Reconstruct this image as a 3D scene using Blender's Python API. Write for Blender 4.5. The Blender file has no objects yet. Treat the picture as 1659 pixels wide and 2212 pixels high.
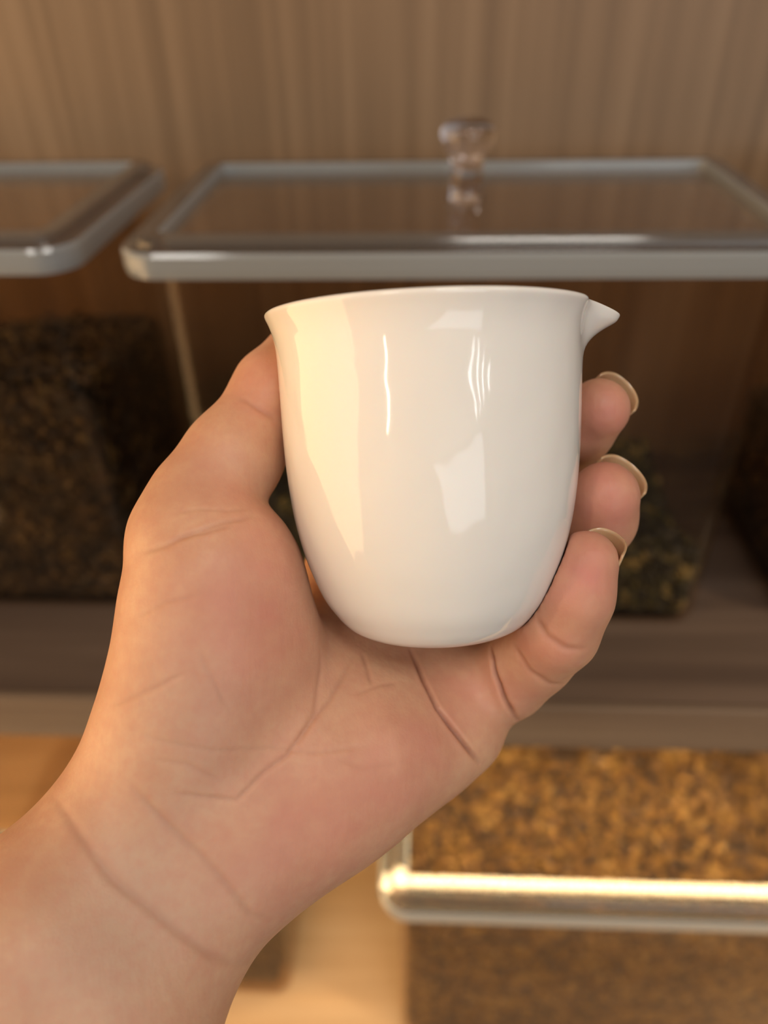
import bpy, bmesh, math, random
import numpy as np
from mathutils import Matrix, Vector

C = bpy.context.scene.collection
random.seed(4); rng = np.random.default_rng(4)
PI = math.pi
EYE = Vector((0.0, 0.0, 1.30))                     # camera height above the shop floor, metres

# ------------------------------------------------------------------ camera, world, lights, exposure
cam_data = bpy.data.cameras.new('camera')
cam_data.lens = 27.0; cam_data.sensor_width = 36.0; cam_data.sensor_fit = 'AUTO'
cam_data.clip_start = 0.01; cam_data.clip_end = 30
cam_data.dof.use_dof = True; cam_data.dof.focus_distance = 0.178; cam_data.dof.aperture_fstop = 7.0
cam = bpy.data.objects.new('camera', cam_data); C.objects.link(cam)
CAM_R = (Matrix.Rotation(math.radians(3), 4, 'Z') @ Matrix.Rotation(math.radians(90-36), 4, 'X') @ Matrix.Rotation(math.radians(-1.2), 4, 'Z'))
cam.matrix_world = Matrix.Translation(EYE) @ CAM_R
sc = bpy.context.scene
sc.camera = cam
sc.view_settings.view_transform = 'Standard'; sc.view_settings.look = 'None'
sc.view_settings.gamma = 1.0; sc.view_settings.use_curve_mapping = False
sc.view_settings.exposure = 0.0
sc.cycles.max_bounces = 10; sc.cycles.transparent_max_bounces = 24; sc.cycles.transmission_bounces = 8
sc.cycles.sample_clamp_indirect = 6.0
sc.cycles.caustics_refractive = False; sc.cycles.caustics_reflective = False

world = bpy.data.worlds.new('world'); sc.world = world; world.use_nodes = True
world.node_tree.nodes['Background'].inputs[0].default_value = (1.0, 0.86, 0.7, 1)
world.node_tree.nodes['Background'].inputs[1].default_value = 0.12

def area(name, loc, target, sx, sy, watts, col):
    d = bpy.data.lights.new(name, 'AREA'); d.shape = 'RECTANGLE'; d.size = sx; d.size_y = sy
    d.energy = watts; d.color = col
    o = bpy.data.objects.new(name, d); C.objects.link(o); o.location = loc
    o.rotation_euler = (Vector(target)-Vector(loc)).to_track_quat('-Z', 'Y').to_euler()
    return o
def overhead(name, x, y, z, az, sx, sy, watts, col):
    o = area(name, (x, y, z), (x, y, 0), sx, sy, watts, col); o.rotation_euler = (0, 0, az); return o
ZT_ = 1.30
LED_E = 30.0
# four ceiling tubes running away behind the viewer's right shoulder, ceiling panels, the shop front, warm display strips at the left, the strip under the shelf
for _k in range(4):
    _o = (_k-1.5)*.27
    overhead('ceiling_tube', 2.0+_o*.743, -2.2+_o*.669, 2.70, math.radians(222-180+0), .035, 1.3, 4.0, (.92, .98, 1.0))
overhead('ceiling_panel', .35, -.75, 2.70, 0, .5, .5, 11, (1.0, .94, .86))
overhead('ceiling_panel', -.9, -1.3, 2.70, 0, .5, .5, 11, (1.0, .94, .86))
overhead('ceiling_panel', 1.6, -.6, 2.70, 0, .5, .5, 9, (1.0, .94, .86))
area('shop_front', (1.2, -4.1, 1.9), (.5, 0, 1.5), 3.8, 1.5, 45, (.86, .94, 1.0))
area('warm_display_strip', (-1.46, -.62, 1.95), (0, .1, 1.3), .018, .55, 4, (1.0, .78, .52))
area('warm_display_strip', (-.92, -1.33, 2.0), (0, .1, 1.3), .018, .55, 3, (1.0, .82, .6))
area('shelf_strip_glow', (.05, .355, ZT_-.4478), (.05, .355, 0), 1.4, .014, 4.2, (1.0, .70, .34))
area('warm_showcase', (-1.50, -.10, .82), (0, .10, 1.17), 1.7, 1.9, 40, (1.0, .60, .27))
_d = bpy.data.lights.new('added_tea_spot', 'SPOT'); _d.energy = 110; _d.color = (1.0, .76, .48); _d.spot_size = math.radians(25); _d.spot_blend = .5; _d.shadow_soft_size = .04  # unseen spot added to brighten the tea front and lower shelf
_o = bpy.data.objects.new('added_tea_spot', _d); C.objects.link(_o); _o.location = (1.9, -.5, 1.95)
_o.rotation_euler = (Vector((.04, .30, .56))-_o.location).to_track_quat('-Z', 'Y').to_euler()


# ------------------------------------------------------------------ helpers
def link(name, me, mat=None, parent=None):
    o = bpy.data.objects.new(name, me); C.objects.link(o)
    if mat: me.materials.append(mat)
    if parent: o.parent = parent
    return o
def from_bm(name, bm, mat=None, parent=None, smooth=False):
    me = bpy.data.meshes.new(name); bm.to_mesh(me); bm.free()
    if smooth: me.shade_smooth()
    return link(name, me, mat, parent)
def empty(name, loc, label, cat, group=None, kind=None):
    o = bpy.data.objects.new(name, None); C.objects.link(o); o.location = loc; o.empty_display_size = .02
    return tag(o, label, cat, group, kind)
def tag(o, label=None, cat=None, group=None, kind=None):
    if label: o['label'] = label
    if cat: o['category'] = cat
    if group: o['group'] = group
    if kind: o['kind'] = kind
    return o
def box_bm(x0, x1, y0, y1, z0, z1, bevel=0.0, seg=2, bm=None):
    b = bmesh.new()
    bmesh.ops.create_cube(b, size=1.0)
    for v in b.verts:
        v.co = Vector(((x0+x1)/2+v.co.x*(x1-x0), (y0+y1)/2+v.co.y*(y1-y0), (z0+z1)/2+v.co.z*(z1-z0)))
    if bevel: bmesh.ops.bevel(b, geom=b.edges[:], offset=bevel, segments=seg, affect='EDGES', profile=0.5)
    if bm is None: return b
    me = bpy.data.meshes.new('tmp'); b.to_mesh(me); b.free(); bm.from_mesh(me); bpy.data.meshes.remove(me); return bm
def rrect(w, d, r, n=8):
    """rounded rectangle outline, counter-clockwise, centred"""
    pts = []
    for cx, cy, a0 in ((w/2-r, d/2-r, 0), (-w/2+r, d/2-r, 90), (-w/2+r, -d/2+r, 180), (w/2-r, -d/2+r, 270)):
        for i in range(n+1):
            a = math.radians(a0+90*i/n); pts.append((cx+r*math.cos(a), cy+r*math.sin(a)))
    return pts
def stack(rings, closed_bottom=True, closed_top=False, loop=False):
    """bmesh skin through rings of equal length, each a list of (x, y, z)"""
    bm = bmesh.new(); V = [[bm.verts.new(p) for p in r] for r in rings]; n = len(rings[0])
    m = len(V)
    for i in range(m if loop else m-1):
        a, b = V[i], V[(i+1) % m]
        for j in range(n): bm.faces.new((a[j], a[(j+1) % n], b[(j+1) % n], b[j]))
    if not loop:
        if closed_bottom: bm.faces.new(V[0][::-1])
        if closed_top: bm.faces.new(V[-1])
    bmesh.ops.recalc_face_normals(bm, faces=bm.faces[:])
    return bm
def lathe_bm(prof, n=48):
    return stack([[(r*math.cos(2*PI*j/n), r*math.sin(2*PI*j/n), z) for j in range(n)] for r, z in prof], True, True)

# ------------------------------------------------------------------ materials
def mat_new(name):
    m = bpy.data.materials.new(name); m.use_nodes = True; nt = m.node_tree
    return m, nt, nt.nodes['Principled BSDF'], nt.nodes['Material Output']
def nd(nt, t, **k):
    n = nt.nodes.new(t)
    for a, b in k.items():
        if a in ('inputs',):
            for i, v in b.items(): n.inputs[i].default_value = v
        else: setattr(n, a, b)
    return n
def ramp(nt, fac, stops):
    r = nt.nodes.new('ShaderNodeValToRGB'); nt.links.new(fac, r.inputs[0])
    e = r.color_ramp.elements
    e[0].position, e[0].color = stops[0][0], (*stops[0][1], 1)
    e[1].position, e[1].color = stops[-1][0], (*stops[-1][1], 1)
    for p, c in stops[1:-1]:
        q = e.new(p); q.color = (*c, 1)
    return r
def plain(name, col, rough=.6, **kw):
    m, nt, p, o = mat_new(name)
    p.inputs['Base Color'].default_value = (*col, 1); p.inputs['Roughness'].default_value = rough
    for k, v in kw.items(): p.inputs[k.replace('_', ' ')].default_value = v
    return m
def wood(name, dark, mid, light, scale, rough=.5, detail=5):
    """straight-grained veneer: noise stretched along the grain (small scale on the grain axis)"""
    m, nt, p, o = mat_new(name); L = nt.links
    tc = nd(nt, 'ShaderNodeTexCoord'); mp = nd(nt, 'ShaderNodeMapping'); mp.inputs['Scale'].default_value = scale
    L.new(tc.outputs['Object'], mp.inputs[0])
    n1 = nd(nt, 'ShaderNodeTexNoise', inputs={'Scale': 1.0, 'Detail': detail, 'Roughness': .55}); L.new(mp.outputs[0], n1.inputs[0])
    mp2 = nd(nt, 'ShaderNodeMapping'); mp2.inputs['Scale'].default_value = tuple(s*.12 for s in scale); L.new(tc.outputs['Object'], mp2.inputs[0])
    n2 = nd(nt, 'ShaderNodeTexNoise', inputs={'Scale': 1.0, 'Detail': 2.0}); L.new(mp2.outputs[0], n2.inputs[0])
    mx = nd(nt, 'ShaderNodeMath', operation='MULTIPLY_ADD'); L.new(n2.outputs[0], mx.inputs[0]); mx.inputs[1].default_value = .55
    L.new(n1.outputs[0], mx.inputs[2])
    r = ramp(nt, mx.outputs[0], [(.45, dark), (.78, mid), (1.1, light)])
    L.new(r.outputs[0], p.inputs['Base Color']); p.inputs['Roughness'].default_value = rough
    b = nd(nt, 'ShaderNodeBump', inputs={'Strength': .1, 'Distance': .0005}); L.new(n1.outputs[0], b.inputs['Height']); L.new(b.outputs[0], p.inputs['Normal'])
    return m
def acrylic(name, tint, ior=1.5, rough=.02, body=0.0, body_col=(.4, .4, .4)):
    """thin clear or smoky plastic: straight-through transmission, a fresnel reflection, a little milky scatter"""
    m, nt, p, o = mat_new(name); nt.nodes.remove(p); L = nt.links
    tr = nd(nt, 'ShaderNodeBsdfTransparent'); tr.inputs[0].default_value = (*tint, 1)
    gl = nd(nt, 'ShaderNodeBsdfGlossy'); gl.inputs['Roughness'].default_value = rough; gl.inputs[0].default_value = (1, 1, 1, 1)
    fr = nd(nt, 'ShaderNodeFresnel'); fr.inputs[0].default_value = ior
    df = nd(nt, 'ShaderNodeBsdfDiffuse'); df.inputs[0].default_value = (*body_col, 1)
    tl = nd(nt, 'ShaderNodeBsdfTranslucent'); tl.inputs[0].default_value = (*body_col, 1)
    ms = nd(nt, 'ShaderNodeMixShader'); ms.inputs[0].default_value = .35; L.new(df.outputs[0], ms.inputs[1]); L.new(tl.outputs[0], ms.inputs[2])
    m1 = nd(nt, 'ShaderNodeMixShader'); m1.inputs[0].default_value = body; L.new(tr.outputs[0], m1.inputs[1]); L.new(ms.outputs[0], m1.inputs[2])
    m2 = nd(nt, 'ShaderNodeMixShader'); L.new(fr.outputs[0], m2.inputs[0]); L.new(m1.outputs[0], m2.inputs[1]); L.new(gl.outputs[0], m2.inputs[2])
    L.new(m2.outputs[0], o.inputs['Surface'])
    ge = nd(nt, 'ShaderNodeNewGeometry'); bi = nd(nt, 'ShaderNodeMath', operation='MULTIPLY_ADD')      # same ior from either side of the thin sheet
    L.new(ge.outputs['Backfacing'], bi.inputs[0]); bi.inputs[1].default_value = 1/ior-ior; bi.inputs[2].default_value = ior; L.new(bi.outputs[0], fr.inputs[0])
    return m
def emit(name, col, s):
    m, nt, p, o = mat_new(name)
    p.inputs['Base Color'].default_value = (.8, .8, .8, 1)
    p.inputs['Emission Color'].default_value = (*col, 1); p.inputs['Emission Strength'].default_value = s
    return m

WALL_WOOD = wood('veneer', (.14, .090, .051), (.225, .148, .086), (.29, .196, .118), (70, 20, 1.6), .45)
SHELF_WOOD = wood('shelf_veneer', (.050, .033, .026), (.090, .062, .047), (.13, .092, .070), (2.0, 60, 60), .42)
EDGE_WOOD = wood('edge_veneer', (.08, .055, .037), (.13, .091, .063), (.175, .128, .088), (1.6, 40, 60), .5)
DECK_WOOD = wood('deck_veneer', (.42, .27, .13), (.56, .37, .20), (.64, .45, .26), (2.5, 30, 60), .45)
PANEL = acrylic('smoke_panel', (.93, .90, .87), 1.45, .03, .02, (.35, .3, .26))
BOXWALL = acrylic('smoke_box', (.91, .86, .80), 1.20, .03, .004, (.3, .26, .22))
RIM = acrylic('rim_painted_reflect', (.55, .52, .5), 1.5, .10, .66, (.50, .56, .60))  # clear plastic edge, its inner reflections put in as a pale body colour
RIM_CLEAR = acrylic('clear_rim', (.62, .56, .52), 1.5, .09, .14, (.38, .38, .37))
GAP_SHADE = plain('box_gap_shade', (.02, .017, .015), .4)  # near-black, shade of the gap under a box put into the colour
GLASS, _nt, _p, _o = mat_new('clear_knob')
_p.inputs['Transmission Weight'].default_value = 1.0; _p.inputs['IOR'].default_value = 1.49
_p.inputs['Roughness'].default_value = .03; _p.inputs['Base Color'].default_value = (.93, .9, .93, 1)

# ------------------------------------------------------------------ the setting: cabinet wall, shelves, shop shell
ZT = EYE.z
wall = from_bm('wall_back', box_bm(-3.5, 3.5, .645, .70, 0, 2.75), WALL_WOOD); tag(wall, kind='structure')
floor = from_bm('floor', box_bm(-3.5, 3.5, -4.2, .68, -.03, 0), plain('floor_stone', (.13, .10, .08), .35)); tag(floor, kind='structure')
ceil = from_bm('ceiling', box_bm(-3.5, 3.5, -4.2, .68, 2.75, 2.78), plain('ceiling_paint', (.75, .72, .67), .8)); tag(ceil, kind='structure')
for nm, b, c in (('wall_left', (-3.53, -3.5, -4.2, .68, 0, 2.75), (.42, .31, .2)), ('wall_right', (3.5, 3.53, -4.2, .68, 0, 2.75), (.42, .31, .2)),
                 ('wall_front', (-3.5, 3.5, -4.23, -4.2, 0, 2.75), (.6, .6, .58))):
    tag(from_bm(nm, box_bm(*b), plain(nm+'_paint', c, .7)), kind='structure')

def shelf(name, z, y_front, thick, label, top_mat, edge_mat):
    """board with a two-step nosing along its front edge"""
    s = empty(name, (0, .5, z-thick), label, 'shelf')
    t = thick
    b = from_bm('board', box_bm(-1.15, 1.15, y_front+.006-.5, .145, 0, t), top_mat, s)
    e = from_bm('upper_edge', box_bm(-1.15, 1.15, y_front-.5, y_front+.006-.5, t*.47, t, .0015), edge_mat, s)
    e2 = from_bm('lower_edge', box_bm(-1.15, 1.15, y_front+.002-.5, y_front+.0062-.5, 0.0, t*.455, .001), edge_mat, s)
    return s
SHELF_Z = ZT-.394; DECK_Z = ZT-.812
shelf('display_shelf', SHELF_Z, .329, .043, 'dark brown wooden shelf with a stepped front edge, crossing behind the hand', SHELF_WOOD, EDGE_WOOD)
shelf('display_shelf', DECK_Z, .14, .043, 'lower light wooden shelf glowing orange under the lit edge', DECK_WOOD, EDGE_WOOD)

# LED strip under the shelf nosing
led = empty('light_strip', (0, .355, SHELF_Z-.043), 'thin warm light strip fixed under the dark shelf edge, mirrored in the lid below', 'light strip')
from_bm('channel', box_bm(-.85, .95, -.006, .006, -.0035, 0, .0005), plain('aluminium', (.6, .58, .55), .4, Metallic=.8), led)
LEDM = emit('warm_diode', (1.0, .72, .36), LED_E)
chip = bpy.data.meshes.new('diode'); _b = box_bm(-.0022, .0022, -.0022, .0022, -.0047, -.0033); _b.to_mesh(chip); _b.free(); chip.materials.append(LEDM)
for i in range(148):
    o = bpy.data.objects.new('diode', chip); C.objects.link(o); o.parent = led; o.location = (-.62+i*.0086, 0, 0)

# ------------------------------------------------------------------ tea containers
def container(cx, yf, z0, w, d, h, label, knob=True, rim_mat=None):
    """rectangular smoky box with rounded corners; a flanged lid with a raised rim and a clear knob"""
    t = empty('tea_container', (cx, yf+d/2, z0), label, 'container', 'lidded tea containers on the shelves')
    bw, bd, bh = w-.026, d-.026, h-.018
    R = [[(x, y, .0005) for x, y in rrect(bw-.012, bd-.012, .012)], [(x, y, .002) for x, y in rrect(bw-.004, bd-.004, .015)],
         [(x, y, .008) for x, y in rrect(bw, bd, .017)], [(x, y, bh) for x, y in rrect(bw, bd, .017)],
         [(x, y, bh) for x, y in rrect(bw-.006, bd-.006, .014)], [(x, y, .007) for x, y in rrect(bw-.006, bd-.006, .014)]]
    body = from_bm('body', stack(R, True, True), BOXWALL, t, False)
    if cx > -.25 or z0 > 0.8:
        from_bm('base', stack([[(x, y, -.0002) for x, y in rrect(bw-.016, bd-.016, .012)], [(x, y, .0004) for x, y in rrect(bw-.016, bd-.016, .012)]], True, True), GAP_SHADE, body)  # thin dark sheet standing in for the contact shadow under the box
    # rim: closed cross-section swept round the outline
    prof = [(0, .0), (-.0008, .004), (-.0008, .0115), (.0004, .0135), (.0022, .0140), (.0065, .0140), (.0074, .0168), (.0086, .0184), (.0100, .0188), (.0190, .0188), (.0204, .0176), (.0208, .0150), (.0208, .0105), (.0045, .0100), (.0032, .0)]
    ring = [[(x, y, bh-.0006+zz) for x, y in rrect(w-2*i, d-2*i, max(.021-i*.9, .004))] for i, zz in prof]
    lid = from_bm('lid', stack([[(x, y, bh+.0105) for x, y in rrect(w-.0410, d-.0410, .004)], [(x, y, bh+.0132) for x, y in rrect(w-.0410, d-.0410, .004)]], True, True), PANEL, t)
    rb = stack(ring, loop=True); rim = from_bm('rim', rb, RIM, lid)
    rim.data.materials.append(RIM_CLEAR)
    nr = len(ring[0])
    for f in rim.data.polygons:
        if f.index//nr in (3, 4, 5, 6, 7, 8, 12, 13): f.material_index = 1
    if knob:
        zk = bh+.0134
        kp = [(rr_*1.0, zz_*1.08) for rr_, zz_ in ((.0105, 0), (.0112, .0006), (.0104, .003), (.0094, .009), (.0092, .016), (.0100, .022), (.0125, .0255), (.0150, .028), (.0162, .032), (.0158, .036), (.0138, .0395), (.0095, .0412), (.004, .0414))]
        k = from_bm('knob', lathe_bm([(r, z+zk) for r, z in kp], 40), GLASS, lid, True); k['label'] = 'clear mushroom shaped knob'
    return t, (cx, yf+d/2, z0, bw-.007, bd-.007)
specs = [
  (.028, .393, SHELF_Z, .276, 'wide smoky container on the upper shelf behind the cup, clear knob on its lid'),
  (-.373, .401, SHELF_Z, .276, 'smoky container of dark brown tea at the left end of the upper shelf'),
  (.435, .395, SHELF_Z, .276, 'smoky container cut off by the right picture edge on the upper shelf'),
  (.163, .276, DECK_Z, .262, 'container full of golden tea at lower right, bright light band along its lid'),
  (-.290, .306, DECK_Z, .262, 'container mostly hidden behind the forearm at lower left')]
inner = []
for cx, yf, z0, hh_, lab in specs:
    _t, dims = container(cx, yf, z0, .374, .204 if z0 == SHELF_Z else .30, hh_, lab); inner.append(dims+(hh_,))

def tea(dims, height, n, cols, label, leaf=(.012, .0016), seed=1):
    """a heap: a core block under a crust of loose twisted leaves; height(u, v) in metres for u, v in -1..1"""
    cx, cy, z0, w, d, H = dims; rg = np.random.default_rng(seed)
    V = []; Fc = []; cid = []
    # core
    nx, ny = 26, 20
    def hh(u, v): return max(.004, height(u, v))
    base = len(V)
    for j in range(ny+1):
        for i in range(nx+1):
            u, v = -1+2*i/nx, -1+2*j/ny
            V.append((u*(w/2-.006), v*(d/2-.006), .0075+hh(u, v)-.004))
    for j in range(ny):
        for i in range(nx):
            a = base+j*(nx+1)+i; Fc.append((a, a+1, a+nx+2, a+nx+1)); cid.append(0.15)
    def wall_strip(idx):
        b0 = len(V)
        for k in idx: x, y, z = V[k]; V.append((x, y, .0078))
        for q in range(len(idx)-1): Fc.append((idx[q], idx[q+1], b0+q+1, b0+q)); cid.append(0.15)
    wall_strip([base+i for i in range(nx+1)]); wall_strip([base+j*(nx+1) for j in range(ny+1)]); wall_strip([base+j*(nx+1)+nx for j in range(ny+1)]); wall_strip([base+ny*(nx+1)+i for i in range(nx+1)])
    # leaves on the top and against the front and side walls
    for q in range(n):
        f = rg.random()
        if f < .5:
            u, v = rg.uniform(-1, 1, 2); P = np.array([u*(w/2-.008), v*(d/2-.008), .0075+hh(u, v)+rg.uniform(-.004, .002)]); flat = 0
        elif f < .82:
            u = rg.uniform(-1, 1); hz = hh(u, -1); P = np.array([u*(w/2-.007), -(d/2-.0045)+rg.uniform(0, .003), .0078+rg.uniform(0, hz)]); flat = 1
        else:
            s = rg.choice([-1, 1]); v = rg.uniform(-1, 1); hz = hh(s, v); P = np.array([s*(w/2-.0045-rg.uniform(0, .003)), v*(d/2-.008), .0078+rg.uniform(0, hz)]); flat = 2
        Lf = leaf[0]*rg.uniform(.5, 1.3); wd = leaf[1]*rg.uniform(.7, 1.6)
        a = rg.normal(size=3)
        if flat == 0: a[2] *= .35
        if flat == 1: a[1] *= .12
        if flat == 2: a[0] *= .12
        a /= np.linalg.norm(a); b = np.cross(a, rg.normal(size=3)); b /= np.linalg.norm(b); c = np.cross(a, b)
        bend = rg.uniform(-.25, .25)*Lf; k0 = len(V); col = rg.random()
        for s_, rr in ((-.5, .15), (-.2, 1), (.2, .9), (.5, .1)):
            ctr = P+a*Lf*s_+b*bend*(1-4*s_*s_)
            for t3 in range(3):
                an = 2*PI*t3/3+s_*2; V.append(tuple(ctr+wd*rr*(b*math.cos(an)+c*math.sin(an))))
        for r_ in range(3):
            for t3 in range(3):
                A = k0+r_*3+t3; B = k0+r_*3+(t3+1) % 3; Fc.append((A, B, B+3, A+3)); cid.append(col)
    V = np.array(V); lim = np.array([w/2-.0025, d/2-.0025]); V[:, :2] = np.clip(V[:, :2], -lim, lim); V[:, 2] = np.clip(V[:, 2], .0075, H-.022)
    me = bpy.data.meshes.new('tea_leaves'); me.from_pydata(V.tolist(), [], Fc)
    at = me.attributes.new('shade', 'FLOAT', 'FACE'); at.data.foreach_set('value', cid)
    m, nt, p, o = mat_new('dry_tea_%d' % seed)
    g = nd(nt, 'ShaderNodeAttribute', attribute_name='shade'); r = ramp(nt, g.outputs['Fac'], cols)
    tcx = nd(nt, 'ShaderNodeTexCoord'); cl = nd(nt, 'ShaderNodeTexNoise', inputs={'Scale': 38.0, 'Detail': 2.0}); nt.links.new(tcx.outputs['Object'], cl.inputs[0])
    ma = nd(nt, 'ShaderNodeMath', operation='MULTIPLY_ADD'); nt.links.new(cl.outputs[0], ma.inputs[0]); ma.inputs[1].default_value = 1.7; ma.inputs[2].default_value = -.85
    mb = nd(nt, 'ShaderNodeMath', operation='ADD'); nt.links.new(ma.outputs[0], mb.inputs[0]); nt.links.new(g.outputs['Fac'], mb.inputs[1]); nt.links.new(mb.outputs[0], r.inputs[0])
    nt.links.new(r.outputs[0], p.inputs['Base Color']); p.inputs['Roughness'].default_value = .6
    ob = link('tea_leaves', me, m); ob.location = (cx, cy, z0)
    return tag(ob, label, 'tea', kind='stuff')
GOLD = [(0, (.022, .011, .007)), (.25, (.060, .028, .010)), (.55, (.135, .066, .011)), (.85, (.21, .115, .020)), (1, (.27, .17, .05))]
DARK = [(0, (.006, .004, .002)), (.4, (.028, .015, .006)), (.75, (.075, .042, .012)), (1, (.13, .085, .03))]
GREEN = [(0, (.006, .005, .003)), (.5, (.02, .02, .008)), (.8, (.06, .058, .018)), (1, (.22, .17, .06))]
tea(inner[3], lambda u, v: .216+.008*math.sin(3*u+1)*math.cos(2.2*v)-.055*max(0, u-.45), 13000, GOLD, 'golden brown dry tea leaves filling the lower right container', (.017, .0024), 11)
tea(inner[1], lambda u, v: .150+.015*math.sin(2*u)-.01*v, 8000, DARK, 'dark brown dry tea leaves in the upper left container', (.012, .0016), 12)
tea(inner[0], lambda u, v: .055+.05*max(0, -u)+.012*math.sin(3*u+2)*math.cos(2*v)-.02*max(0, u-.5), 7000, GREEN, 'dark green dry tea leaves in the middle container behind the fingers', (.012, .0022), 13)
tea(inner[2], lambda u, v: .12+.02*u, 3000, DARK, 'dark dry tea leaves in the container at the right picture edge', (.012, .0016), 14)
_q = inner[4]; tea((_q[0]+_q[3]/2-.05, _q[1]-_q[4]/2+.055, _q[2], .094, .104, _q[5]), lambda u, v: .045+.02*u-.015*v, 2500, DARK, 'small heap of dark tea in the corner of the lower left container', (.012, .0018), 15)

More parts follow.
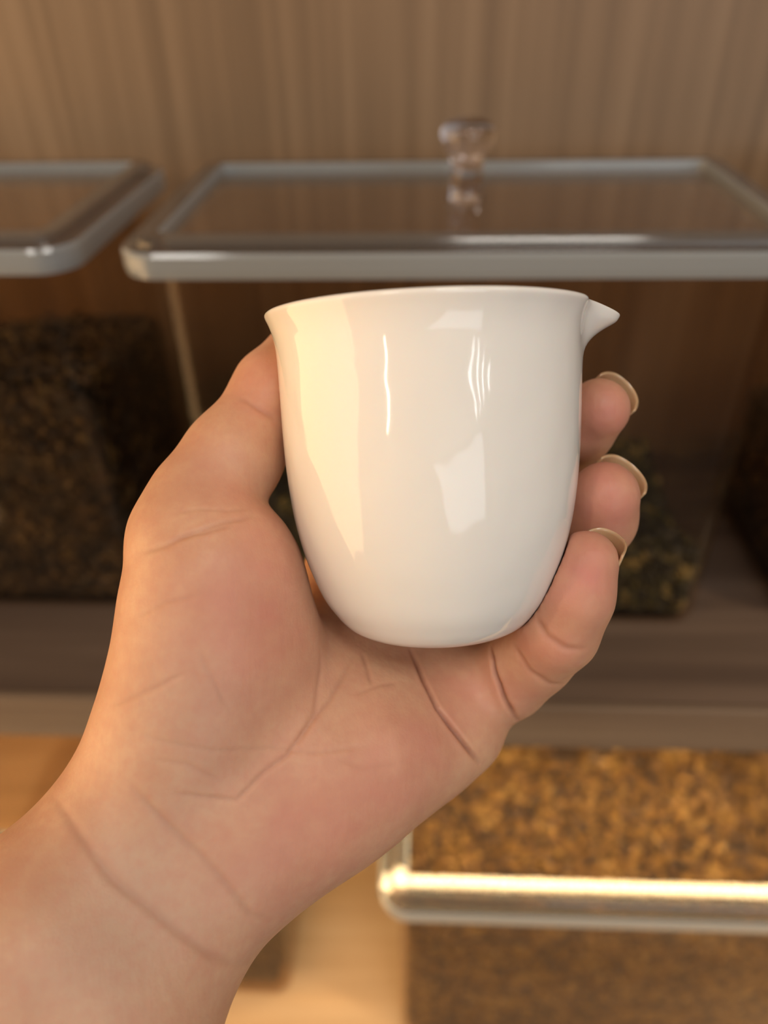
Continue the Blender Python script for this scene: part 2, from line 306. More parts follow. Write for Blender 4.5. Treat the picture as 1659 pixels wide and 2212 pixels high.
# ------------------------------------------------------------------ hand and cup share a frame: millimetres, x right, y up the palm, z toward the viewer
HAND_M = Matrix.Translation(EYE) @ CAM_R @ Matrix.Translation((0, 0, -.2)) @ Matrix.Scale(1, 4)
CREASES = [
  (0.6, 1.2, [(7.2, -36.7, -4.7), (8.2, -39.0, -2.3), (9.2, -41.1, 0.5), (10.1, -43.2, 3.2), (11.2, -45.1, 5.2), (12.3, -47.0, 6.9), (13.3, -49.0, 8.2), (15.0, -51.2, 8.7), (16.7, -53.4, 9.0), (18.5, -55.7, 8.8), (20.3, -58.3, 8.1), (22.3, -61.0, 6.8), (24.4, -64.2, 4.1)]),
  (0.6, 1.1, [(27.6, -34.8, 0.3), (27.8, -37.5, 3.1), (28.1, -40.6, 4.1), (29.4, -44.0, 4.7), (30.8, -47.7, 4.0), (32.6, -50.7, 2.7), (34.9, -54.6, -1.3)]),
  (0.9, 0.4, [(32.2, -33.2, 10.6), (33.9, -36.0, 11.9), (35.8, -39.0, 11.6), (38.4, -40.6, 11.5), (41.3, -42.6, 9.8), (44.7, -43.1, 7.7)]),
  (0.9, 0.45, [(36.1, -25.4, 17.5), (37.3, -27.3, 18.6), (38.5, -29.3, 19.1), (40.5, -30.6, 19.6), (42.7, -32.0, 19.5), (47.3, -32.3, 18.6)]),
  (0.55, 0.3, [(-7.5, -36.3, 6.5), (-8.6, -37.9, 9.4), (-9.8, -39.6, 11.9), (-10.8, -41.3, 14.1), (-11.9, -43.1, 16.1), (-13.0, -44.8, 17.9), (-14.5, -46.3, 19.7), (-15.9, -47.8, 21.4), (-17.4, -49.3, 22.9), (-18.8, -50.9, 24.1), (-20.4, -52.9, 25.4), (-21.9, -55.0, 26.6), (-24.3, -56.4, 27.8), (-26.6, -57.9, 28.9), (-28.5, -59.6, 29.9), (-30.3, -61.3, 30.9), (-32.2, -63.0, 31.8), (-34.5, -62.6, 32.3), (-36.8, -62.2, 32.9), (-39.0, -61.7, 33.7), (-41.9, -60.9, 34.7), (-44.8, -60.2, 35.6)]),
  (0.7, 0.25, [(-15.5, -33.1, 13.3), (-15.2, -37.3, 14.6), (-15.5, -39.7, 16.2), (-15.7, -42.0, 17.7), (-15.9, -44.3, 19.3), (-16.1, -46.5, 20.8), (-17.3, -48.8, 22.6), (-18.5, -51.0, 24.1), (-19.6, -53.3, 25.3)]),
  (0.5, 0.14, [(-54.6, -46.0, 34.9), (-51.4, -47.2, 36.1), (-48.4, -48.4, 36.6), (-46.0, -48.9, 36.7), (-43.6, -49.4, 36.5), (-41.3, -50.0, 36.1), (-39.1, -50.7, 35.5), (-36.9, -51.4, 34.5), (-34.8, -51.7, 33.4), (-32.6, -52.0, 32.0), (-30.4, -52.4, 30.4), (-28.2, -52.8, 28.9), (-25.9, -53.1, 27.6), (-23.5, -53.6, 26.7), (-21.1, -54.1, 26.0), (-18.7, -54.5, 25.5), (-16.2, -54.9, 24.9), (-13.8, -54.9, 24.2), (-11.4, -54.8, 23.4), (-9.0, -54.7, 22.7), (-6.5, -54.6, 21.9), (-4.0, -54.5, 21.2)]),
  (0.6, 0.3, [(-30.2, -0.9, 23.3), (-32.4, -1.7, 26.1), (-36.1, -2.5, 28.6), (-38.0, -3.2, 29.6), (-40.0, -4.0, 30.4), (-42.0, -4.7, 30.9), (-44.9, -6.0, 31.3), (-48.0, -7.4, 31.1), (-50.8, -8.2, 30.2), (-53.9, -9.0, 28.5)]),
  (0.5, 0.15, [(-31.0, 0.6, 22.2), (-33.2, 0.5, 24.5), (-35.6, 0.3, 26.2), (-38.4, 0.5, 27.3), (-41.4, 0.6, 28.0), (-43.9, 0.2, 28.4), (-46.5, -0.2, 28.4)]),
  (0.5, 0.25, [(-34.1, -3.0, 28.1), (-36.9, -3.8, 29.7), (-39.7, -4.7, 30.7), (-42.7, -5.1, 31.1), (-45.8, -5.5, 30.9)]),
  (0.7, 0.35, [(-35.8, 28.4, 10.0), (-31.4, 25.6, 11.3), (-29.1, 24.2, 10.8), (-26.8, 22.9, 9.6)]),
  (0.8, 0.28, [(-53.8, -58.6, 36.0), (-52.1, -60.2, 36.2), (-50.5, -62.0, 36.1), (-49.0, -63.8, 35.9), (-47.4, -65.6, 35.6), (-45.9, -67.5, 35.2), (-44.3, -69.2, 34.8), (-42.7, -70.9, 34.6), (-41.0, -72.5, 34.5), (-39.3, -74.1, 34.5), (-37.8, -75.9, 34.5), (-36.2, -77.7, 34.4), (-34.7, -79.6, 34.2), (-33.2, -81.6, 33.9), (-31.8, -83.6, 33.4), (-30.5, -85.8, 32.7), (-29.3, -88.1, 31.7), (-27.1, -89.8, 29.9), (-25.0, -91.8, 27.4)]),
  (1, 0.32, [(-74.0, -63.5, 27.8), (-71.1, -64.2, 31.6), (-68.7, -65.3, 34.0), (-66.7, -66.6, 35.8), (-64.8, -68.1, 37.2), (-63.0, -69.5, 38.2), (-61.3, -71.1, 39.0), (-59.6, -72.7, 39.6), (-58.1, -74.3, 40.1), (-56.6, -76.0, 40.4), (-54.8, -77.5, 40.4), (-53.1, -78.9, 40.3), (-51.4, -80.4, 40.1), (-49.7, -81.8, 40.0), (-48.0, -83.3, 39.8), (-46.3, -84.8, 39.7), (-44.6, -86.3, 39.5), (-43.0, -87.9, 39.2), (-40.9, -89.8, 38.7), (-38.9, -91.9, 37.9), (-36.9, -94.2, 36.8), (-34.8, -96.2, 34.9), (-32.8, -98.8, 32.1), (-30.2, -101.9, 25.7)]),
  (0.5, 0.2, [(-59.8, -42.6, 31.3), (-56.7, -41.2, 33.2), (-53.8, -39.9, 34.5), (-50.8, -38.5, 35.4), (-47.9, -37.1, 36.0), (-45.1, -35.6, 36.3), (-42.3, -34.2, 36.3)]),
  (0.5, 0.3, [(-5.5, -36.0, 4.8), (-4.3, -38.6, 8.1), (-3.2, -42.1, 12.0)]),
  (0.5, 0.15, [(-6.6, -43.9, 15.0), (-3.9, -43.2, 13.4), (-1.1, -42.5, 11.3), (3.5, -42.6, 8.2)]),
  (0.5, 0.15, [(-39.6, -29.1, 35.6), (-38.6, -31.6, 35.7), (-37.6, -34.1, 35.7), (-36.6, -36.1, 35.5), (-35.7, -38.1, 35.1), (-34.8, -40.2, 34.6), (-33.1, -43.5, 33.5)]),
  (0.6, 0.12, [(-10.6, -56.6, 24.0), (-7.4, -57.8, 23.6), (-4.2, -59.1, 23.1), (-1.7, -59.0, 22.3), (0.8, -58.9, 21.4), (3.3, -58.9, 20.4)]),
  (0.5, 0.15, [(-53.7, -22.7, 31.7), (-51.3, -21.6, 32.8), (-49.1, -20.5, 33.4), (-47.0, -19.4, 33.9), (-44.6, -18.9, 34.2), (-42.2, -18.4, 34.3), (-39.9, -17.9, 34.1)]),
  (0.5, 0.15, [(-49.2, -52.6, 36.6), (-46.9, -52.9, 36.6), (-44.6, -53.3, 36.5), (-42.4, -53.7, 36.1), (-40.6, -54.9, 35.4), (-38.8, -56.2, 34.6), (-37.0, -57.5, 33.6), (-35.2, -58.9, 32.6)]),
]
HAND = [   # (blend inside, blend to the rest, [(start, end, start radius, end radius)])  millimetres
  (12, 0, [
    ((-117.9, -157.6, 72.0), (-60.2, -112.2, 32.0), 30, 22),
    ((-60.2, -112.2, 32.0), (-47.1, -90.8, 16.0), 22, 19.5),
    ((-145.5, -138.7, 68.0), (-75.7, -95.1, 30.0), 30, 22.5),
    ((-75.7, -95.1, 30.0), (-59.6, -76.9, 16.0), 22.5, 20),
    ((-131.5, -148.3, 70.0), (-67.1, -103.7, 31.0), 28, 20),
    ((-67.1, -103.7, 31.0), (-52.6, -84.5, 14.0), 20, 19),
    ((-59.6, -76.9, 16.0), (-46.8, -50.9, 14.0), 20, 20.6),
    ((-46.8, -50.9, 14.0), (-42.7, -35.2, 14.0), 20.6, 20),
    ((-42.7, -35.2, 14.0), (-41.4, -18.5, 13.0), 20, 18.6),
    ((-42.8, -25.2, 13.0), (-37.5, -37.5, 8.0), 18, 18),
    ((-42.4, -17.4, 12.0), (-42.5, -11.2, 13.0), 17.5, 16.3),
    ((-42.5, -11.2, 13.0), (-45.6, -5.0, 13.0), 16.3, 14),
    ((-41.2, -12.0, 12.0), (-37.5, -18.1, 11.0), 13.2, 14.8),
    ((-37.5, -18.1, 11.0), (-33.1, -34.2, 7.0), 14.8, 15.5),
    ((-33.1, -34.2, 7.0), (-32.8, -53.3, 5.0), 15.5, 18.5),
    ((-47.1, -90.8, 16.0), (-32.6, -78.3, 10.0), 19.5, 20),
    ((-32.6, -78.3, 10.0), (-16.4, -69.2, 5.0), 20, 20.5),
    ((-16.4, -69.2, 5.0), (-3.6, -62.5, 0.0), 20.5, 19.5),
    ((-3.6, -62.5, 0.0), (10.6, -60.1, -6.0), 19.5, 15),
    ((10.6, -60.1, -6.0), (19.5, -56.9, -8.0), 15, 11.5),
    ((-52.9, -84.9, 13.0), (-35.8, -68.7, 8.0), 19.5, 20),
    ((-35.8, -68.7, 8.0), (-24.9, -57.4, 3.0), 20, 18.5),
    ((-24.9, -57.4, 3.0), (-16.0, -48.7, -5.0), 18.5, 14),
    ((-16.0, -48.7, -5.0), (-9.5, -17.0, -28.0), 14, 12),
    ((-36.0, -69.1, 7.0), (-10.9, -55.2, -2.0), 19, 16),
    ((-10.9, -55.2, -2.0), (5.6, -30.9, -29.0), 16, 12),
    ((-31.5, -76.4, 6.0), (-3.6, -60.4, -3.0), 19, 15),
    ((-3.6, -60.4, -3.0), (17.5, -44.7, -22.0), 15, 12.5),
    ((19.6, -57.2, -9.0), (23.2, -49.3, -13.0), 11.5, 13),
    ((-9.5, -17.0, -28.0), (5.6, -30.9, -29.0), 12, 12),
    ((5.6, -30.9, -29.0), (17.5, -44.7, -22.0), 12, 12.5),
  ]),
  (6, 5, [
    ((-48.6, -6.1, 12.0), (-44.8, 2.4, 9.0), 13.2, 12.8),
    ((-44.8, 2.4, 9.0), (-38.6, 13.7, 4.0), 12.8, 12.1),
    ((-38.6, 13.7, 4.0), (-29.4, 29.9, -2.0), 12.1, 10.2),
    ((-29.4, 29.9, -2.0), (-28.3, 32.8, -3.0), 10.2, 10.2),
    ((-28.3, 32.8, -3.0), (-22.5, 41.9, -8.0), 10.2, 8.9),
    ((-22.5, 41.9, -8.0), (-17.8, 48.7, -12.0), 8.9, 7.5),
  ]),
  (5, 6, [
    ((-9.5, -17.0, -28.0), (10.3, 14.1, -43.0), 11, 9.2),
    ((10.3, 14.1, -43.0), (29.0, 31.2, -40.0), 9.2, 8.2),
    ((29.0, 31.2, -40.0), (43.4, 40.1, -25.0), 8.2, 7),
  ]),
  (5, 6, [
    ((5.6, -30.9, -29.0), (36.7, -0.6, -43.0), 11, 9.2),
    ((36.7, -0.6, -43.0), (52.5, 16.5, -26.0), 9.2, 9),
    ((52.5, 16.5, -26.0), (53.7, 22.5, -12.0), 9, 9),
    ((53.7, 22.5, -12.0), (56.7, 27.1, -3.0), 9, 8.2),
  ]),
  (5, 6, [
    ((17.5, -44.7, -22.0), (44.1, -26.2, -36.0), 11, 9.4),
    ((44.1, -26.2, -36.0), (55.4, -10.9, -16.0), 9.4, 9.4),
    ((55.4, -10.9, -16.0), (56.3, -1.7, -3.0), 9.4, 9.8),
    ((56.3, -1.7, -3.0), (56.5, 4.0, 3.0), 9.8, 8.9),
  ]),
  (6, 4, [
    ((24.4, -50.6, -13.0), (33.1, -44.8, -7.0), 11.5, 10.4),
    ((33.1, -44.8, -7.0), (38.9, -37.2, 0.0), 10.4, 9.9),
    ((38.9, -37.2, 0.0), (43.0, -29.5, 9.0), 9.9, 9.7),
    ((43.0, -29.5, 9.0), (45.8, -20.1, 14.0), 9.7, 9.2),
    ((45.8, -20.1, 14.0), (48.4, -12.1, 16.0), 9.2, 7.7),
  ]),
]
FLUSH = [
  ((-27.7, -19.9, 29.5), 17, 0.45),
  ((-29.3, -31.8, 31.7), 16, 0.3),
  ((-17.5, -72.6, 28.9), 22, 0.5),
  ((7.7, -59.7, 17.9), 14, 0.55),
  ((20.2, -46.8, 2.9), 9, 0.35),
  ((45.7, -15.3, 23.8), 11, 0.9),
  ((38.6, -34.6, 17.3), 9, 0.5),
  ((54.6, 1.8, 11.4), 12, 0.9),
  ((56.0, 24.2, 4.6), 12, 0.8),
  ((-29.2, 32.9, 9.3), 10, 0.6),
  ((-24.5, -7.9, 22.6), 10, 0.25),
  ((-37.7, 7.1, 21.0), 10, 0.3),
  ((31.8, -46.3, 5.1), 8, 0.4),
]
PALE = [
  ((-42.3, -38.8, 36.5), 14, 0.6),
  ((-48.3, -81.7, 39.3), 20, 0.5),
  ((-38.1, 10.5, 19.1), 8, 0.35),
  ((-14.5, -38.5, 14.2), 9, 0.2),
  ((-39.9, -59.3, 34.4), 14, 0.35),
  ((-27.3, -83.6, 31.6), 12, 0.3),
  ((-57.2, -90.3, 49.3), 22, 0.5),
]
NAIL_T, NAIL_I = (-17.8, 48.7, -12.0), (43.4, 40.1, -25.0)
CP_H = np.array([0, 0.6, 2, 4, 7, 12, 20, 28, 36, 44, 52, 60, 66, 70, 73, 75.5, 77.2, 78.0])
CP_R = np.array([18, 20.2, 22.6, 24.4, 26.6, 29.4, 32.4, 34.3, 35.5, 36.0, 36.2, 36.3, 36.35, 36.5, 37.1, 38.0, 38.8, 39.0])
CUP_B = np.array([13.17, -29.0, 4.0])
_t, _l = math.radians(8), math.radians(2.1)
CUP_A = np.array([-math.sin(_l)*math.cos(_t), math.cos(_l)*math.cos(_t), math.sin(_t)])
CUP_X = np.array([math.cos(_l), math.sin(_l), 0.]); CUP_X -= CUP_A*(CUP_X@CUP_A); CUP_X /= np.linalg.norm(CUP_X)
CUP_Y = np.cross(CUP_A, CUP_X)
_dR = np.gradient(CP_R, CP_H)
def cup_sdf(P):
    Q = P-CUP_B; h = Q@CUP_A; rho = np.sqrt((Q@CUP_X)**2+(Q@CUP_Y)**2)
    s = np.interp(h, CP_H, _dR); d = (rho-np.interp(h, CP_H, CP_R))/np.sqrt(1+np.clip(s, -2, 2)**2)
    return np.maximum(np.maximum(d, -h), h-78.)
def smin(a, b, k):
    h = np.maximum(k-np.abs(a-b), 0)/k
    return np.minimum(a, b)-h*h*h*k/6
def seg(P, a, b, ra, rb):
    ba = b-a; t = np.clip(((P-a)@ba)/(ba@ba+1e-9), 0, 1); v = P-a-t[:, None]*ba
    return np.sqrt((v*v).sum(1))-(ra+(rb-ra)*t)
HAND = [(k, q, [(np.array(a), np.array(b), ra, rb) for a, b, ra, rb in pr]) for k, q, pr in HAND]
def body(P):
    D = None
    for kin, kp, pr in HAND:
        d = None
        for a, b, ra, rb in pr:
            e = seg(P, a, b, ra, rb); d = e if d is None else smin(d, e, kin)
        D = d if D is None else smin(D, d, kp)
    return D
def hand_sdf(P):
    out = np.empty(len(P))
    for i in range(0, len(P), 200000):
        q = P[i:i+200000]; out[i:i+200000] = np.maximum(body(q), -(cup_sdf(q)-.12))
    return out

def hand_surface():
    h = 1.0; B = 4
    lo = np.array([-150., -200., -68.]); hi = np.array([74., 56., 100.])
    nb = np.ceil((hi-lo)/B).astype(int); N = nb*B
    g = np.stack(np.meshgrid(*[np.arange(k) for k in nb], indexing='ij'), -1).reshape(-1, 3)
    ctr = lo+(g+.5)*B; dc = hand_sdf(ctr)
    S = np.repeat(np.repeat(np.repeat(dc.reshape(nb), B, 0), B, 1), B, 2).astype(np.float32)
    near = g[np.abs(dc) < 6.5]
    off = np.stack(np.meshgrid(*[np.arange(B)]*3, indexing='ij'), -1).reshape(-1, 3)
    idx = (near[:, None]*B+off[None]).reshape(-1, 3)
    S[idx[:, 0], idx[:, 1], idx[:, 2]] = hand_sdf(lo+idx*h)
    S[:, :2] = 9; S[:, :, :2] = 9; S[:2] = 9; S[-2:] = 9; S[:, -2:] = 9; S[:, :, -2:] = 9      # the arm is cut off outside the picture
    neg = S < 0
    c = neg[:-1, :-1, :-1].astype(np.int8)
    for a in (0, 1):
        for b in (0, 1):
            for d in (0, 1):
                if a+b+d: c = c+neg[a:neg.shape[0]-1+a, b:neg.shape[1]-1+b, d:neg.shape[2]-1+d]
    act = (c > 0) & (c < 8); vid = -np.ones(act.shape, np.int64); ai = np.argwhere(act); vid[act] = np.arange(len(ai))
    # dual vertex: mean of the edge crossings of its cell
    acc = np.zeros((len(ai), 3)); cnt = np.zeros(len(ai))
    corners = [(a, b, d) for a in (0, 1) for b in (0, 1) for d in (0, 1)]
    for p in corners:
        for ax in range(3):
            if p[ax]: continue
            q = list(p); q[ax] = 1; P_, Q_ = ai+np.array(p), ai+np.array(q)
            s0 = S[P_[:, 0], P_[:, 1], P_[:, 2]]; s1 = S[Q_[:, 0], Q_[:, 1], Q_[:, 2]]; m = (s0 < 0) != (s1 < 0)
            t = np.where(m, s0/np.where(m, s0-s1, 1), 0)
            acc[m] += P_[m]+(Q_[m]-P_[m])*t[m][:, None]; cnt[m] += 1
    V = lo+acc/cnt[:, None]*h
    Fs = []
    for ax in range(3):
        u, v = [(1, 2), (2, 0), (0, 1)][ax]
        a = [slice(None)]*3; b = [slice(None)]*3; a[ax] = slice(0, -1); b[ax] = slice(1, None)
        d = neg[tuple(a)] != neg[tuple(b)]; E = np.argwhere(d)
        E = E[(E[:, u] > 0) & (E[:, v] > 0) & (E[:, u] < neg.shape[u]-1) & (E[:, v] < neg.shape[v]-1)]
        eu = np.zeros(3, int); eu[u] = 1; ev_ = np.zeros(3, int); ev_[v] = 1
        q = [E-eu-ev_, E-ev_, E, E-eu]; ids = np.stack([vid[w[:, 0], w[:, 1], w[:, 2]] for w in q], 1)
        inside_first = neg[E[:, 0], E[:, 1], E[:, 2]]
        ids[~inside_first] = ids[~inside_first][:, ::-1]; Fs.append(ids)
    F_ = np.concatenate(Fs); F_ = F_[(F_ >= 0).all(1)]
    return V, F_

def vnormals(V, F_):
    n = np.cross(V[F_[:, 2]]-V[F_[:, 0]], V[F_[:, 3]]-V[F_[:, 1]]); N = np.zeros_like(V)
    for k in range(4): np.add.at(N, F_[:, k], n)
    return N/(np.linalg.norm(N, axis=1, keepdims=True)+1e-9)
def relax(V, F_, it, w=.5):
    e = np.concatenate([F_[:, [i, (i+1) % 4]] for i in range(4)]); a = np.concatenate([e[:, 0], e[:, 1]]); b = np.concatenate([e[:, 1], e[:, 0]])
    deg = np.bincount(a, minlength=len(V))[:, None]
    for i in range(it):
        for f in (w, -w*.98):                                  # Taubin steps: smooth without shrinking
            m = np.stack([np.bincount(a, V[b, k], len(V)) for k in range(3)], 1)/deg
            V = V+(m-V)*f
    return V
V, F_ = hand_surface()
V = relax(V, F_, 6)
hm = bpy.data.meshes.new('hand'); hm.from_pydata(V.tolist(), [], F_.tolist())
tmp = bpy.data.objects.new('tmp', hm); C.objects.link(tmp)
sub = tmp.modifiers.new('s', 'SUBSURF'); sub.levels = 1
ev_me = bpy.data.meshes.new_from_object(tmp.evaluated_get(bpy.context.evaluated_depsgraph_get()))
bpy.data.objects.remove(tmp); bpy.data.meshes.remove(hm); hm = ev_me; hm.name = 'hand'
nv = len(hm.vertices); V = np.empty(nv*3, np.float32); hm.vertices.foreach_get('co', V); V = V.reshape(-1, 3).astype(float)
F_ = np.empty(len(hm.polygons)*4, np.int32); hm.polygons.foreach_get('vertices', F_); F_ = F_.reshape(-1, 4)
Nn = vnormals(V, F_)
if (Nn*(V-V.mean(0))).sum() < 0: F_ = F_[:, ::-1]; hm.flip_normals(); Nn = -Nn
# creases: grooves pressed along polylines on the skin
crease = np.zeros(nv); disp = np.zeros(nv)
for w, dep, pts in CREASES:
    pts = np.array(pts); box = ((V > pts.min(0)-6) & (V < pts.max(0)+6)).all(1); id_ = np.nonzero(box)[0]; P = V[id_]
    best = np.full(len(P), 1e9); along = np.zeros(len(P)); n = len(pts)-1
    for i in range(n):
        a, b = pts[i], pts[i+1]; ba = b-a; t = np.clip((P-a)@ba/(ba@ba), 0, 1); d = np.linalg.norm(P-a-t[:, None]*ba, axis=1)
        m = d < best; best[m] = d[m]; along[m] = ((i+t)/n)[m]
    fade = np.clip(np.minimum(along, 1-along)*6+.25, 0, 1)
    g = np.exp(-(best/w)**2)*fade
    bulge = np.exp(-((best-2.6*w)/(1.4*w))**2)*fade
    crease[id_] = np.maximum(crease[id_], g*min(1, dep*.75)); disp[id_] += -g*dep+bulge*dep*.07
V = V+Nn*disp[:, None]
d = cup_sdf(V); push = d < .08; e = .05
gr = np.stack([cup_sdf(V[push]+v)-cup_sdf(V[push]-v) for v in np.eye(3)*e], 1); gr /= np.linalg.norm(gr, axis=1, keepdims=True)+1e-9
V[push] += gr*(.08-d[push])[:, None]
flush = np.zeros(nv); pale = np.zeros(nv)
for c, r, w in FLUSH: flush += w*np.exp(-((V-np.array(c))**2).sum(1)/r**2)
for c, r, w in PALE: pale += w*np.exp(-((V-np.array(c))**2).sum(1)/r**2)
hm.vertices.foreach_set('co', (V*.001).astype(np.float32).ravel())
for nm, arr in (('crease', crease), ('flush', flush), ('pale', pale)):
    at = hm.attributes.new(nm, 'FLOAT', 'POINT'); at.data.foreach_set('value', arr.astype(np.float32))
hm.shade_smooth(); hm.update()

def skin_mat():
    m, nt, p, o = mat_new('skin'); L = nt.links
    tc = nd(nt, 'ShaderNodeTexCoord')
    def attr(n): return nd(nt, 'ShaderNodeAttribute', attribute_name=n).outputs['Fac']
    def noise(s, det=3, sc3=(1, 1, 1), rot=(0, 0, 0)):
        mp = nd(nt, 'ShaderNodeMapping'); mp.inputs['Scale'].default_value = sc3; mp.inputs['Rotation'].default_value = rot; L.new(tc.outputs['Object'], mp.inputs[0])
        n = nd(nt, 'ShaderNodeTexNoise', inputs={'Scale': s, 'Detail': det}); L.new(mp.outputs[0], n.inputs[0]); return n.outputs[0]
    def mix(f, a, b):
        x = nd(nt, 'ShaderNodeMix', data_type='RGBA')
        L.new(f, x.inputs[0]) if not isinstance(f, float) else setattr(x.inputs[0], 'default_value', f)
        for s, v in ((x.inputs[6], a), (x.inputs[7], b)):
            if isinstance(v, tuple): s.default_value = (*v, 1)
            else: L.new(v, s)
        return x.outputs[2]
    def mth(op, a, b):
        x = nd(nt, 'ShaderNodeMath', operation=op); x.use_clamp = True
        for s, v in ((x.inputs[0], a), (x.inputs[1], b)):
            if isinstance(v, (int, float)): s.default_value = v
            else: L.new(v, s)
        return x.outputs[0]
    mott = ramp(nt, noise(85, 4), [(.34, (0, 0, 0)), (.64, (1, 1, 1))]).outputs[0]
    c = mix(mott, SKIN_A, SKIN_B)
    c = mix(mth('MULTIPLY', attr('pale'), .75), c, SKIN_P)
    mott2 = ramp(nt, noise(140, 2), [(.3, (.55, .55, .55)), (.7, (1, 1, 1))]).outputs[0]
    c = mix(mth('MULTIPLY', attr('flush'), mott2), c, SKIN_R)
    speck = ramp(nt, noise(420, 5), [(.35, (0, 0, 0)), (.75, (.32, .32, .32))]).outputs[0]
    c = mix(speck, c, (.50, .21, .15))
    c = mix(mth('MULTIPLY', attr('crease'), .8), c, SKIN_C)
    L.new(c, p.inputs['Base Color'])
    p.inputs['Roughness'].default_value = .48; p.inputs['Specular IOR Level'].default_value = .35
    p.inputs['Subsurface Weight'].default_value = .35; p.inputs['Subsurface Radius'].default_value = (1, .4, .22); p.inputs['Subsurface Scale'].default_value = .0035
    fine = noise(480, 4, (1, .28, 1), (0, 0, -1.0)); pores = noise(1500, 3)
    b1 = nd(nt, 'ShaderNodeBump', inputs={'Strength': .38, 'Distance': .0003}); L.new(fine, b1.inputs['Height'])
    b2 = nd(nt, 'ShaderNodeBump', inputs={'Strength': .25, 'Distance': .00015}); L.new(pores, b2.inputs['Height']); L.new(b1.outputs[0], b2.inputs['Normal'])
    L.new(b2.outputs[0], p.inputs['Normal'])
    return m
SKIN_A, SKIN_B, SKIN_P = (.53, .285, .175), (.60, .355, .22), (.47, .33, .245)
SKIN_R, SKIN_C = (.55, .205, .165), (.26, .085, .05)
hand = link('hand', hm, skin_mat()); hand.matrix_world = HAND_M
tag(hand, 'bare left hand and forearm, palm toward viewer, curled round the white cup', 'hand')

NAIL, _nt, _p, _o = mat_new('nail'); _p.inputs['Base Color'].default_value = (.50, .345, .20, 1); _p.inputs['Roughness'].default_value = .28
_p.inputs['Subsurface Weight'].default_value = .4; _p.inputs['Subsurface Scale'].default_value = .002; _p.inputs['Coat Weight'].default_value = .3
def nail(ctr, t, n, r, half, over, label=None):
    """curved plate on the back of a fingertip; t along the finger, n out of the back of it; millimetres"""
    t = np.array(t, float); t /= np.linalg.norm(t); n = np.array(n, float); n -= t*(n@t); n /= np.linalg.norm(n); s = np.cross(t, n)
    ctr = np.array(ctr); nu, nvv = 20, 14; Rn = half*1.05; phi = math.asin(min(.97, half/Rn))
    def pt(u, v, off):
        L1 = r+over-over*1.1*u*u-1.2*abs(u)**4; L0 = -r*.55; y = L0+(L1-L0)*v
        dive = -.055*max(0, y)**2*.55 + (-.25*(1-v)**2)
        return ctr+t*y+s*((Rn+off)*math.sin(u*phi))+n*((Rn+off)*math.cos(u*phi)-Rn+r-.15+dive)
    top = [[pt(-1+2*i/nu, j/nvv, .28) for i in range(nu+1)] for j in range(nvv+1)]
    bot = [[pt(-1+2*i/nu, j/nvv, -.28) for i in range(nu+1)] for j in range(nvv+1)]
    rings = [top[j]+bot[j][::-1] for j in range(nvv+1)]
    bm = stack([[tuple(p*.001) for p in rg_] for rg_ in rings], True, True)
    o = from_bm('nail', bm, NAIL, hand, True)
    return o
nail((56.7, 27.1, -3.0), (.66, .62, .30), (.45, .30, -.85), 8.0, 6.5, 2.1)
nail((56.5, 4.0, 3.0), (.62, .74, .25), (.42, .25, -.87), 8.6, 7.0, 2.0)
nail((48.4, -12.1, 16.0), (.50, .84, .20), (.75, -.15, -.60), 7.5, 5.9, 2.0)
nail(NAIL_T, (.55, .65, -.2), (-.55, .25, -.75), 8.0, 7.0, 1.5)
nail(NAIL_I, (.62, .40, .50), (.45, .25, -.80), 7.2, 6.0, 1.8)

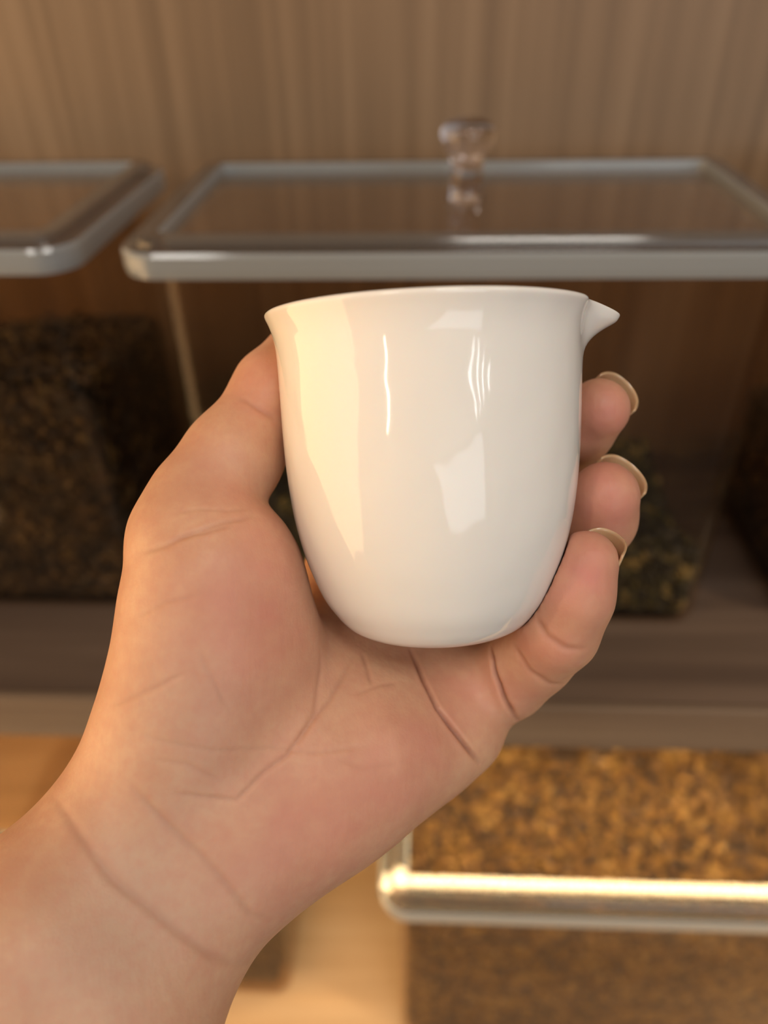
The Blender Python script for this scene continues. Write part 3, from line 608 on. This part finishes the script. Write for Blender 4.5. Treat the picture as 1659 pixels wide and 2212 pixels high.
# ------------------------------------------------------------------ the cup: turned porcelain with a pinched lip
def cup_mesh():
    out = list(zip(CP_R, CP_H)); H_ = 78.0
    outer = [(0.01, 1.2), (12, 1.2), (15.6, 1.1), (16.2, .3), (16.9, 0.0)]+[(18, 0), (20.2, .6)]
    hs = np.array([1.2, 2, 3, 4, 5.5, 7, 9, 12, 16, 20, 25, 30, 36, 42, 48, 54, 60, 64, 67, 69.5, 71.5, 73, 74.3, 75.5, 76.4, 77.1])
    outer += [(float(np.interp(h, CP_H, CP_R)), float(h)) for h in hs]
    outer += [(38.95, 77.7), (38.65, 78.2), (38.1, 78.45), (37.5, 78.4), (37.0, 77.9)]
    hi_ = hs[::-1]
    inner_ = [(float(np.interp(h, CP_H, CP_R))-2.0-(.3 if h < 40 else 0), float(h)) for h in hi_ if h > 8 and h < 77]
    inner_ += [(25.3, 7.2), (22, 5.4), (17, 4.4), (9, 4.1), (.01, 4.0)]
    prof = outer+inner_; n = 192
    # smooth the profile radii a little (the knots are linear)
    pr = np.array(prof)
    k0, k1 = 8, len(outer)-6
    for _ in range(3): pr[k0+1:k1-1, 0] = .25*pr[k0:k1-2, 0]+.5*pr[k0+1:k1-1, 0]+.25*pr[k0+2:k1, 0]
    rings = []
    for r, z in pr:
        ring = []
        for j in range(n):
            a = 2*PI*j/n; da = (a-SPOUT+PI) % (2*PI)-PI
            rise = min(1, max(0, (z-63.5)/12.0)); rise = rise**1.9*(.55+.45*rise)
            outw = r > 30
            g = math.exp(-(abs(da)/math.radians(8.6))**2.0)
            side = math.exp(-((abs(da)-math.radians(17))/math.radians(6))**2)
            rr = r+(6.9*g*rise-.9*side*rise if outw else 0)
            zz = z-(2.6*g*max(0, (z-68)/10) if outw and z > 68 else 0)
            ring.append((rr*math.cos(a)*.001, rr*math.sin(a)*.001, zz*.001))
        rings.append(ring)
    return stack(rings, False, False)
SPOUT = math.radians(-4)
m, nt, p, o = mat_new('porcelain'); L = nt.links
p.inputs['Base Color'].default_value = (.80, .775, .735, 1); p.inputs['Roughness'].default_value = .07; p.inputs['IOR'].default_value = 1.5
p.inputs['Subsurface Weight'].default_value = .15; p.inputs['Subsurface Scale'].default_value = .003
tc = nd(nt, 'ShaderNodeTexCoord'); mp = nd(nt, 'ShaderNodeMapping'); mp.inputs['Scale'].default_value = (1, 1, .8); L.new(tc.outputs['Object'], mp.inputs[0])
n1 = nd(nt, 'ShaderNodeTexNoise', inputs={'Scale': 110, 'Detail': 1.0}); L.new(mp.outputs[0], n1.inputs[0])
bp = nd(nt, 'ShaderNodeBump', inputs={'Strength': .5, 'Distance': .0005}); L.new(n1.outputs[0], bp.inputs['Height']); L.new(bp.outputs[0], p.inputs['Normal'])
bm = cup_mesh(); bmesh.ops.remove_doubles(bm, verts=bm.verts[:], dist=.00005)
bmesh.ops.recalc_face_normals(bm, faces=bm.faces[:])
cup = from_bm('tea_cup', bm, m, None, True)
ss = cup.modifiers.new('s', 'SUBSURF'); ss.levels = 1; ss.render_levels = 1
Mc = Matrix(((CUP_X[0], CUP_Y[0], CUP_A[0], CUP_B[0]*.001), (CUP_X[1], CUP_Y[1], CUP_A[1], CUP_B[1]*.001), (CUP_X[2], CUP_Y[2], CUP_A[2], CUP_B[2]*.001), (0, 0, 0, 1)))
cup.matrix_world = HAND_M @ Mc
tag(cup, 'glossy white porcelain pouring cup with flared rim and small pointed spout, in the hand', 'cup')
